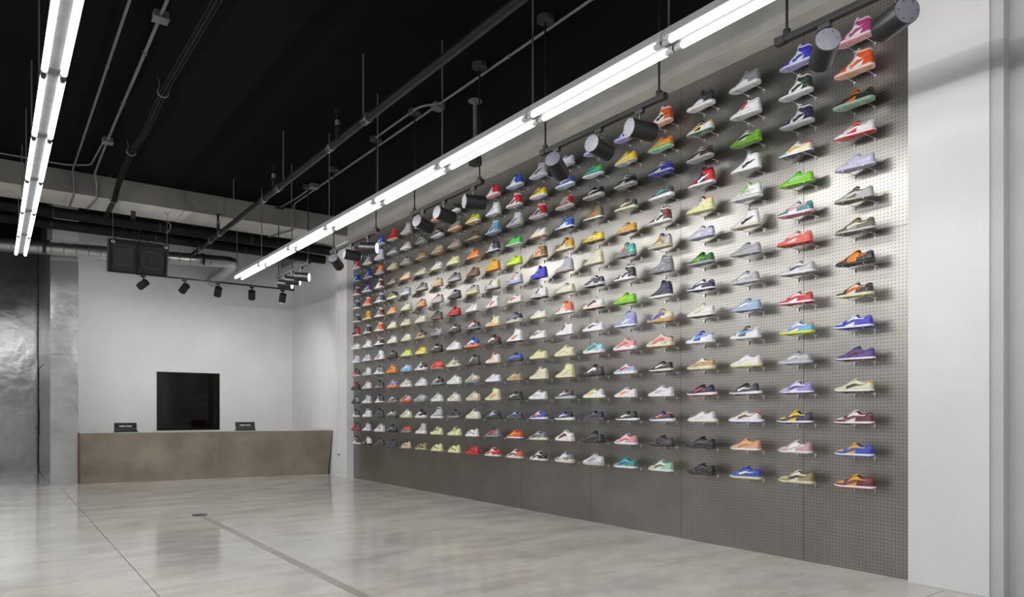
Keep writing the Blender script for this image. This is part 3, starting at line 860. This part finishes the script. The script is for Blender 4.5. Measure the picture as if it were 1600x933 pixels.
    for side in (-1, 1):
        rows = []
        for s in S:
            x, y = outline(s, .0045, side); x2, _ = outline(s, .001, side)
            z = zlow(s)
            rows.append([Vector((x, y, z + .008)), Vector((x, y, z + .002)), Vector((x2, y, z)), Vector((0, y, z))])
        ot.grid(rows)
    for s in (.07, .13, .19, .56, .62, .68, .74, .80, .86):
        w = LW(s) - .006; y = (s - .5) * L; z = zlow(s)
        ot.box(-w, w, y - .005, y + .005, z - .0018, z + .001)
    parts['outsole'] = (ot.mesh(key + '_outsole', 1e-5), 's')

    def patch(name, slot, sa, sb, lo, hi, off, n=16, m_=5, sides=(-1, 1)):
        mb = MB()
        for side in sides:
            rows = []
            for i in [0] + list(range(n + 1)) + [n]:
                s = sa + (sb - sa) * i / n
                edge_s = len(rows) == 0 or len(rows) == n + 2
                l, h = lo(s), hi(s); r = []
                ks = [0] + list(range(m_ + 1)) + [m_]
                for j, k in enumerate(ks):
                    v = l + (h - l) * k / m_
                    e = edge_s or j == 0 or j == len(ks) - 1
                    r.append(P(s, v, side, -0.0015 if e else off))
                rows.append(r)
            mb.grid(rows)
        parts[name] = (mb.mesh(key + '_' + name), slot)
    def patch2(name, slot, *a):
        patch(name, slot, *a, sides=(-1,))
        patch(name + ' ', slot, *a, sides=(1,))
    cst = lambda c: (lambda s: c)
    if style in ('court', 'retro', 'runner', 'chunky'):
        tg = herm([(.60, .04), (.66, .22), (.74, .34), (.84, .36), (.93, .42), (1, .60)])
        patch('toe_guard', 'g', .62, 1.0, cst(0), tg, .0026, 18)
        elo = herm([(.36, .84), (.48, .74), (.57, .66), (.62, .40), (.645, .02), (.69, .02), (.70, .3)])
        ehi = herm([(.36, .97), (.48, .93), (.60, .90), (.68, .84), (.70, .72)])
        patch2('eyestay', 'o', .40, .70, elo, ehi, .0030, 16)
        tallt = key in ('H', 'M')
        if tallt:
            hh = herm([(0, .32), (.10, .31), (.18, .24), (.25, .06), (.36, .05)])
            ahi = herm([(0, .97), (.3, .97), (.40, .93)])
            alo = herm([(0, .30), (.12, .30), (.25, .33), (.34, .40), (.40, .50)])
            patch('ankle_panel', 'o', .0, .40, lambda s: alo(s), lambda s: ahi(s) * .66, .0026, 14)
        else:
            hh = herm([(0, .56), (.08, .58), (.20, .62), (.32, .62), (.37, .40), (.405, .05)])
            patch('heel_tab', 't', .0, .14, cst(.62), cst(.97), .0030, 8, 4)
        patch('heel_counter', 'o', .0, .25 if tallt else .40, cst(0), hh, .0024, 14)
        if style == 'court' or style == 'runner':
            cf, cl = (.53, .43) if tallt else (.62, .50)
            def clo(s):
                t = (cf - s) / cl
                return (.07 + .24 * min(max(t, 0), 1) ** 1.5) if tallt else (.15 + .44 * min(max(t, 0), 1) ** 1.5)
            def chi(s):
                t = min(max((cf - s) / cl, 0), 1)
                th = (.15 if tallt else .20) * (1 - t) ** 0.85 + .025
                hook = .20 * max(0, 1 - t / .16) ** 1.3
                return clo(s) + th * min(1, .25 + t / .2) + hook
            patch2('side_check', 'a', cf - cl, cf, clo, chi, .0045, 22, 4)
        if style == 'retro':
            patch2('side_wing', 'a', .36, .56, herm([(.36, .42), (.56, .25)]), herm([(.36, .62), (.46, .60), (.56, .50)]), .0045, 10, 4)
            patch2('mid_panel', 'w', .30, .66, cst(0.0), herm([(.30, .2), (.5, .26), (.66, .16)]), .0030, 12, 3)
        if style == 'chunky':
            patch2('side_overlay', 'a', .24, .66, herm([(.24, .35), (.45, .15), (.66, .05)]), herm([(.24, .62), (.45, .45), (.66, .30)]), .0042, 14, 4)
        if style == 'runner' :
            patch('mudguard', 'g', .0, .64, cst(0), herm([(0, .20), (.3, .18), (.64, .14)]), .0032, 18, 3)
    if style == 'knit':
        patch2('side_stripe', 'a', .12, .80, herm([(.12, .42), (.4, .30), (.8, .35)]), herm([(.12, .60), (.4, .50), (.8, .50)]), .0016, 20, 3)
        patch('heel_tab', 't', .0, .05, cst(.70), cst(1.0), .004, 4, 4)
        patch('toe_seam', 'a', .52, .97, cst(.93), cst(1.0), .0014, 14, 2)
    if style == 'boot':
        patch('foxing', 'g', .0, 1.0, cst(0), herm([(0, .12), (.3, .10), (.7, .18), (1, .5)]), .003, 26, 3)
        patch('ankle_strap', 'a', .02, .38, cst(.62), cst(.74), .004, 14, 3)
    if style != 'foam':
        # tongue
        tg = MB(); rows = []
        tip = 0.016 if style in ('court', 'retro', 'chunky') else 0.008
        for t in np.linspace(0, 1, 7):
            s = s1 + .16 - (.20) * t
            c = Vector((0, (s - .5) * L, (zt(min(s, 1)) if s > s1 else zt(s1)) + .001 + tip * t ** 1.5))
            wd = 0.016 + 0.010 * t
            th = 0.007
            rows.append([c + Vector((-wd, 0, -.012)), c + Vector((-wd * .9, 0, -.001)), c + Vector((0, 0, .003)), c + Vector((wd * .9, 0, -.001)), c + Vector((wd, 0, -.012)), c + Vector((0, -th * t, -.009)), c + Vector((-wd, 0, -.012))])
        tg.grid(rows)
        tg.add(rows[-1][:6], [tuple(range(6))]); tg.add(rows[0][:6], [tuple(range(5, -1, -1))])
        parts['tongue'] = (tg.mesh(key + '_tongue'), 'u')
        if style not in ('boot',):
            lc = MB()
            for k in range(5):
                s = s1 + .035 + .045 * k
                pts = [P(s, v, -1, .0045) for v in (.72, .84, .94)] + [P(s, 1, -1, 0) + Vector((0, 0, .006))] + [P(s + .012, v, 1, .0045) for v in (.94, .84, .72)]
                lc.tube(pts, .0026, 5)
            parts['laces'] = (lc.mesh(key + '_laces'), 'l')
    T['parts'] = parts
    T['P'] = P
    return T
for k_ in TYPES: make_type(k_)

# rows run top to bottom; columns run right to left.  type base overlay accent midsole outsole [extra slot=colour ...]
WALL = [
# column 1 (rightmost)
'''H wht mag mag wht pnk|H wht org org wht pch|L amb dgn dgn wht mnt|L red wht wht wht red|L plv plv plv plv plv|L olv lgr wht lgr olv|L khk olv wht plv olv|L amb blk amb blk blk t=pur|L crm blk org crm pey|L wht ind ind wht ind|L pur pur mar wht mar|L crm wht dgn wht blk t=gld o=crm|L wht mar mar wht mar|L gld blu blu wht blu|L gld mar mar wht red''',
# column 2
'''H wht ind ind wht lav|H wht dgn dgn wht lgr|H wht nav nav wht lgr|L wht crm gld wht dgr t=red g=sky|L lim lim mnt lim lim|L wht tea pnk wht pnk|L wht cor cor cor red|L wht lgr dgr wht sil|L wht red red wht red|L wht sky lav vol vol g=pnk t=gld|L sil sil wht plv sil|L wht lav pur wht pur|L yel nav nav wht nav|L wht ros wht wht ros|L crm khk blk crm bei''',
# column 3
'''M gry gry gry wht lgr|M wht wht red wht lgr u=blk|L wht lim blk lim lim|H wht wht blk wht lgr c=blk|M lgr wht lim lgr wht c=lim|H wht wht blk crm crm c=blk|L sil sil sil sil sil|L lgr sil wht lgr lgr|L pbl pbl wht pbl pbl|L dgr wht sky wht wht|R wht wht wht pey pey|V blk slt wht wht dgr|V crm wht mar wht blu t=red|L pch pch tan wht gum|L blu blu wht pey pey''',
# column 4
'''M slt blk blk wht wht|L blk wht yel wht fgr t=yel|L wht dbr dbr wht lgr|H nav red wht wht lgr|M pey pey lav pey pey c=red o=pey u=blu|L wht plv lgr plv plv t=nav|L fgr fgr lim sil gry|L wht nav nav wht nav|C crm wht crm wht brn|L blu wht sky wht wht t=sky|R wht tan tan crm crm g=tan|V blk nav red wht red|V wht wht wht wht crm|L blk blk slt blk slt|L slt blk blk blk blk''',
# column 5
'''H wht org blk wht pch|L amb amb grn grn mnt|L wht ind nav wht ind|R gry dgr tur wht wht|H wht mar blk wht wht c=blk|M khk lgr gld bei bei c=blu u=pur|H sil gry gry gry gry|H slt nav slt wht wht|C tan crm blu tan gum g=blu|C wht bei cor crm gum t=red|R dgr blk wht crm blk|L wht wht lgr wht wht|V pur nav amb wht plv t=amb|L blk dgr blk blk blk|L wht mnt brn wht wht g=pch''',
# column 6
'''H wht blu blu wht lav|L yel yel pbl yel lgr|L wht blk blk wht lgr|L brn dgr crm crm crm|L tan gld bei tan brn|M gry lgr amb gry gry o=tur g=gld|H wht blk dgr wht wht|L lim lim vol lim lim|H pbl lav wht wht pbl|C crm pnk cor wht pnk|R wht pbl red wht wht t=red|L wht wht amb wht wht|V dgr blk wht wht blk|L wht pnk cor wht wht g=pnk|L tur pur blu wht wht o=tea g=gry''',
# column 7
'''H wht lav lav wht lav|L grn grn blu blu wht|R blk blk wht wht lgr|H olv brn org crm olv t=red o=olv|L khk yel pey gld olv|H crm crm crm crm bei|C wht blk dgr lgr blk|C wht wht mar crm mar|L wht wht blk wht wht|C cya cya tea wht pnk|C blk dgr wht blk blk|V crm wht yel wht vol|V slt nav dgr dgr brn|C blk blk dgr blk blk|C plv wht sil lgr pey''',
# column 8
'''L lgr plv wht lgr lgr|R nav blu bei wht pbl|M red wht wht wht wht o=red w=red g=red c=wht|M sky blu blk wht blk c=blk|M tan gld blk crm bei c=blk|H plv lgr lgr lgr ros|L crm crm wht crm crm|M amb cor wht wht crm|M wht wht blk wht lgr|C crm crm pey crm pey|H crm pey crm crm pey|V gry dgr wht lgr mnt|V blu blk wht wht wht|C wht wht red wht pnk a=mar|C lgr gry wht crm crm''',
# column 9
'''H lgr sil slt lgr plv|L yel yel dgr wht wht|H wht red blk wht wht g=wht|L crm wht crm crm gum|H bei brn org tan brn t=red|M ind ind lav ind ind|M wht wht blk lgr blk|L wht wht crm pey pey|R wht wht blk wht wht|L pey pey pey crm crm|M crm crm bei crm pey|L wht wht plv wht wht|V wht blu red wht pur|V lgr gry dgr crm pey|L wht blk dgr wht wht g=lgr''',
# column 10
'''M blu blu wht wht pbl|H wht red mar wht lgr c=mar g=wht|H wht wht lav wht lgr|L grn grn lim grn wht|L vol vol lim vol vol|M wht lgr red pbl pbl g=red|L wht wht red crm crm|C gry nav gry lgr pey|H wht wht org wht blk g=wht|R blk blu lav blk dgr t=ind|L tan khk bei tan tan g=lgr|V blk blk wht blk blk|V pbl slt blk slt slt|L amb org gld wht blu|L wht cor fgr wht wht t=org''',
# column 11
'''M red red wht wht pnk|H wht wht plv wht lgr|H wht sky blu wht pbl g=red|M nav slt wht lgr blk|M gld gld yel gld amb|M wht crm blk lgr gry g=red|H wht wht red crm crm|M pey crm blk pch pey|C blk mar wht blk dgr|M crm wht red crm pch c=red|R wht wht lgr wht plv|H pey crm amb crm pey|V plv blk lav blk blk|C blk gry red gry blk|L wht red cor wht wht''',
# column 12
'''K gry gry lgr lgr lgr|K vol lim gum crm gum|K olv brn dgr bei brn|K amb org amb pch amb|K brn olv dgr brn brn|K lgr gry gry pey pey|K wht wht lgr wht lgr|C cor blk wht gry blk|C blu blu wht amb org|M blk dgr wht blk blk|C lgr bei sil gry gry|C bei crm lgr bei bei|C crm wht crm crm wht c=blk|F wht wht wht wht wht|F red red red red red''',
# column 13
'''K blk blk dgr wht lgr|K gry lgr gry pch gum|K lgr crm red crm bei t=red|K pey crm crm pey pey|K gry slt blk lgr gry|K dgr blk lgr dgr blk|K red red mar red mar|K dgr blk wht blk blk|C wht wht lgr wht crm|C bei gry crm crm gry|C wht wht crm wht wht|C crm wht bei crm wht|C dgr slt blk gry slt|K pey crm khk pey pey c=blk|F pey pey pey pey pey''',
# column 14
'''K pch bei tan pch tan|K blk dgr lgr lgr lgr|K crm bei tan bei tan|K wht lgr lgr crm pey|K bei khk bei pch bei|K lgr gry cor lgr lgr t=red|K dgr brn dgr brn brn|C lgr sil dgr gry gry|K blk blk wht blk blk|C red cor org red crm|C gry blk lgr gry blk|C lgr wht lgr wht lgr|B lgr gry nav wht wht|K pey bei blk pey pey|F pey crm pey pey crm''',
# column 15
'''K lgr wht gry lgr lgr|K dgr blk lgr gry gry|K tan khk bei pey tan|K lgr gry dgr pey lgr|K gry brn dgr lgr brn|K pch tan brn pch pch|K crm wht crm crm crm|C nav slt tan tan bei|K yel vol yel pey yel|C wht blk lgr wht wht|C plv wht plv wht plv|C gry lgr sil gry gry|C nav blk wht wht wht|B lgr wht lgr wht lgr|F khk bei khk bei khk''',
# column 16
'''B lgr lgr gry lgr lgr|K lgr gry dgr wht wht|K sil blk yel lgr lgr|K crm wht amb crm amb|K pbl lgr lgr wht lgr|K wht wht crm pey pey|K bei ros crm crm bei|K crm wht pey crm crm|K vol khk pey pey vol|C sky pbl wht sky pbl|C wht lgr crm wht wht|C gry lgr org org org|C crm wht lgr pey pey|C brn org gry gry dgr|F bei khk bei bei khk''',
# column 17
'''B red red org red crm|K gry gry dgr lgr gry|K crm khk bei pey pey|K brn gry dgr gry brn|K blk slt yel crm crm|K amb tan crm bei bei|K wht lgr crm pey pey|K wht crm lgr crm crm|K blk dgr lgr blk blk|C crm amb org amb amb|C plv lav gry amb org|C gry dgr lgr gry gry|C blk gry wht dgr blk|C blk dgr gry blk blk|C slt dgr slt slt dgr''',
# column 18
'''H blu blu wht wht pbl|B plv wht plv plv wht|H org amb wht wht wht c=blk g=blk|H wht mar wht wht wht c=blk|H wht nav nav wht plv|H wht mar blk wht wht|H wht org org wht wht|M wht blk red wht blk|H wht wht blu wht red|M dgr gry wht wht wht|M blk dgr gry gry blk|M blk slt wht wht red|M blk dgr gry dgr blk|M blk wht wht wht wht|M blk dgr gry dgr blk''',
# column 19
'''H gry blk wht wht lgr|H dgr gry wht wht wht|H blk blu wht wht wht o=blu|H nav pur wht wht wht|H wht org org wht pch|H yel gld blk wht yel|H wht blk blk wht lgr|M wht wht red wht wht c=red|M gry lgr wht wht gry|M wht wht blk lgr wht|M wht wht lgr lgr blk c=red|M wht lgr blk wht wht|M wht wht lav wht plv c=nav|M wht plv slt wht blu|M wht wht blk blk nav''',
# column 20
'''H mar mar blk wht wht|H mar red wht wht wht|H sky blu wht wht pbl|H wht mar mar wht wht|H wht nav nav wht wht|H wht slt nav wht wht|H blk red blk wht wht|L wht wht lgr wht wht|M wht lgr red wht wht|M blk dgr red pnk wht|M red blk org blk dgr|M blk gry dgr blk blk|M blk dgr wht wht wht|M blk dgr red red mar|M nav slt wht wht wht''',
]
SHX = D - 0.130
Y0, DY = 2.606, 0.4512
Z0, DZ = 0.615, 0.2278
SLOTDEF = {'c': 'o', 'g': 'o', 't': 'o', 'u': 'b', 'l': 'b', 'w': 'm', 'n': None}
LINING = {'blk': 'dgr'}
NAMED = {}

# wire bracket prototypes
def prong_mesh():
    m_ = MB()
    m_.cyl((0.128, 0, -0.0046), (-0.045, 0, -0.0046), 0.0025, 6)
    m_.box(0.120, 0.1295, -0.0035, 0.0035, -0.034, -0.002)
    m_.box(0.121, 0.1295, -0.012, 0.012, -0.012, -0.005)
    me = m_.mesh('prong'); me.materials.append(MATS['chrome'])
    return me
PRONG = prong_mesh()

def colour_words(t):
    b_, o_, a_ = PAL[t[1]][1], PAL[t[2]][1], PAL[t[3]][1]
    if b_ == o_ == a_: return 'all ' + b_
    if b_ == o_: return b_ + ' and ' + a_
    return b_ + ' and ' + o_
ROWW = ['top'] + ORD[1:14] + ['bottom']
COLW = ['rightmost'] + ORD[1:19] + ['leftmost']

placed = {}
for ci, colstr in enumerate(WALL):
    shoes = colstr.split('|')
    for ri, sdef in enumerate(shoes):
        t = sdef.split()
        key = t[0]
        T = TYPES[key]
        colors = dict(zip('boams', t[1:6]))
        ovr = dict(x.split('=') for x in t[6:])
        colors.update(ovr)
        for sl, df in SLOTDEF.items():
            if sl not in colors:
                colors[sl] = colors[df] if df else ('dgr' if colors['o'] in ('blk', 'dgr', 'nav', 'slt', 'mar') else colors['o'])
        rw = 'top row' if ri == 0 else 'bottom row' if ri == 14 else '%s row from top' % ORD[ri]
        cw = 'rightmost column' if ci == 0 else 'leftmost column' if ci == 19 else '%s column from right' % ORD[ci]
        where = rw + ', ' + cw
        x, y, z = SHX, Y0 + DY * ci, Z0 + DZ * (14 - ri)
        o = empty(T['name'], (x + random.uniform(-.006, .006), y + random.uniform(-.008, .008), z))
        o.rotation_euler = (0, 0, math.radians(random.uniform(-3, 3)))
        k = random.uniform(0.97, 1.03)
        o.scale = (k * 0.95, k * 0.925, k * (0.90 if key in 'KF' else 0.80))
        o.location.y -= 0.010
        tag(o, '%s %s, %s' % (colour_words(t), T['word'], where), 'sneaker' if key != 'F' else 'clog', 'sneakers on the steel pegboard wall')
        for pn, (me, sl) in T['parts'].items():
            if not me.materials: me.materials.append(None)
            p = link(pn.strip(), me, o)
            p.material_slots[0].link = 'OBJECT'
            p.material_slots[0].material = shoe_mat(colors[sl])
        if (ci, ri) == (7, 2):            # big letters along the outer side of this shoe
            tm = text_mesh('AIR', 1.0, 0.045)
            xs_ = [v.co.x for v in tm.vertices]; ys_ = [v.co.y for v in tm.vertices]
            for v in tm.vertices:
                u_ = (v.co.x - min(xs_)) / (max(xs_) - min(xs_)); w_ = (v.co.y - min(ys_)) / (max(ys_) - min(ys_))
                v.co = T['P'](0.80 - 0.76 * u_, 0.06 + 0.56 * w_, -1, 0.0085)
            tm.materials.append(shoe_mat('wht'))
            link('lettering', tm, o)
        br = empty('peg_pair', (x, y, z))
        tag(br, 'steel peg pair under the shoe, %s' % where, 'wall peg', 'steel pegs holding the sneakers')
        for yy in (-0.098, 0.048):
            pr = link('peg', PRONG, br); pr.location = (0, yy, 0)
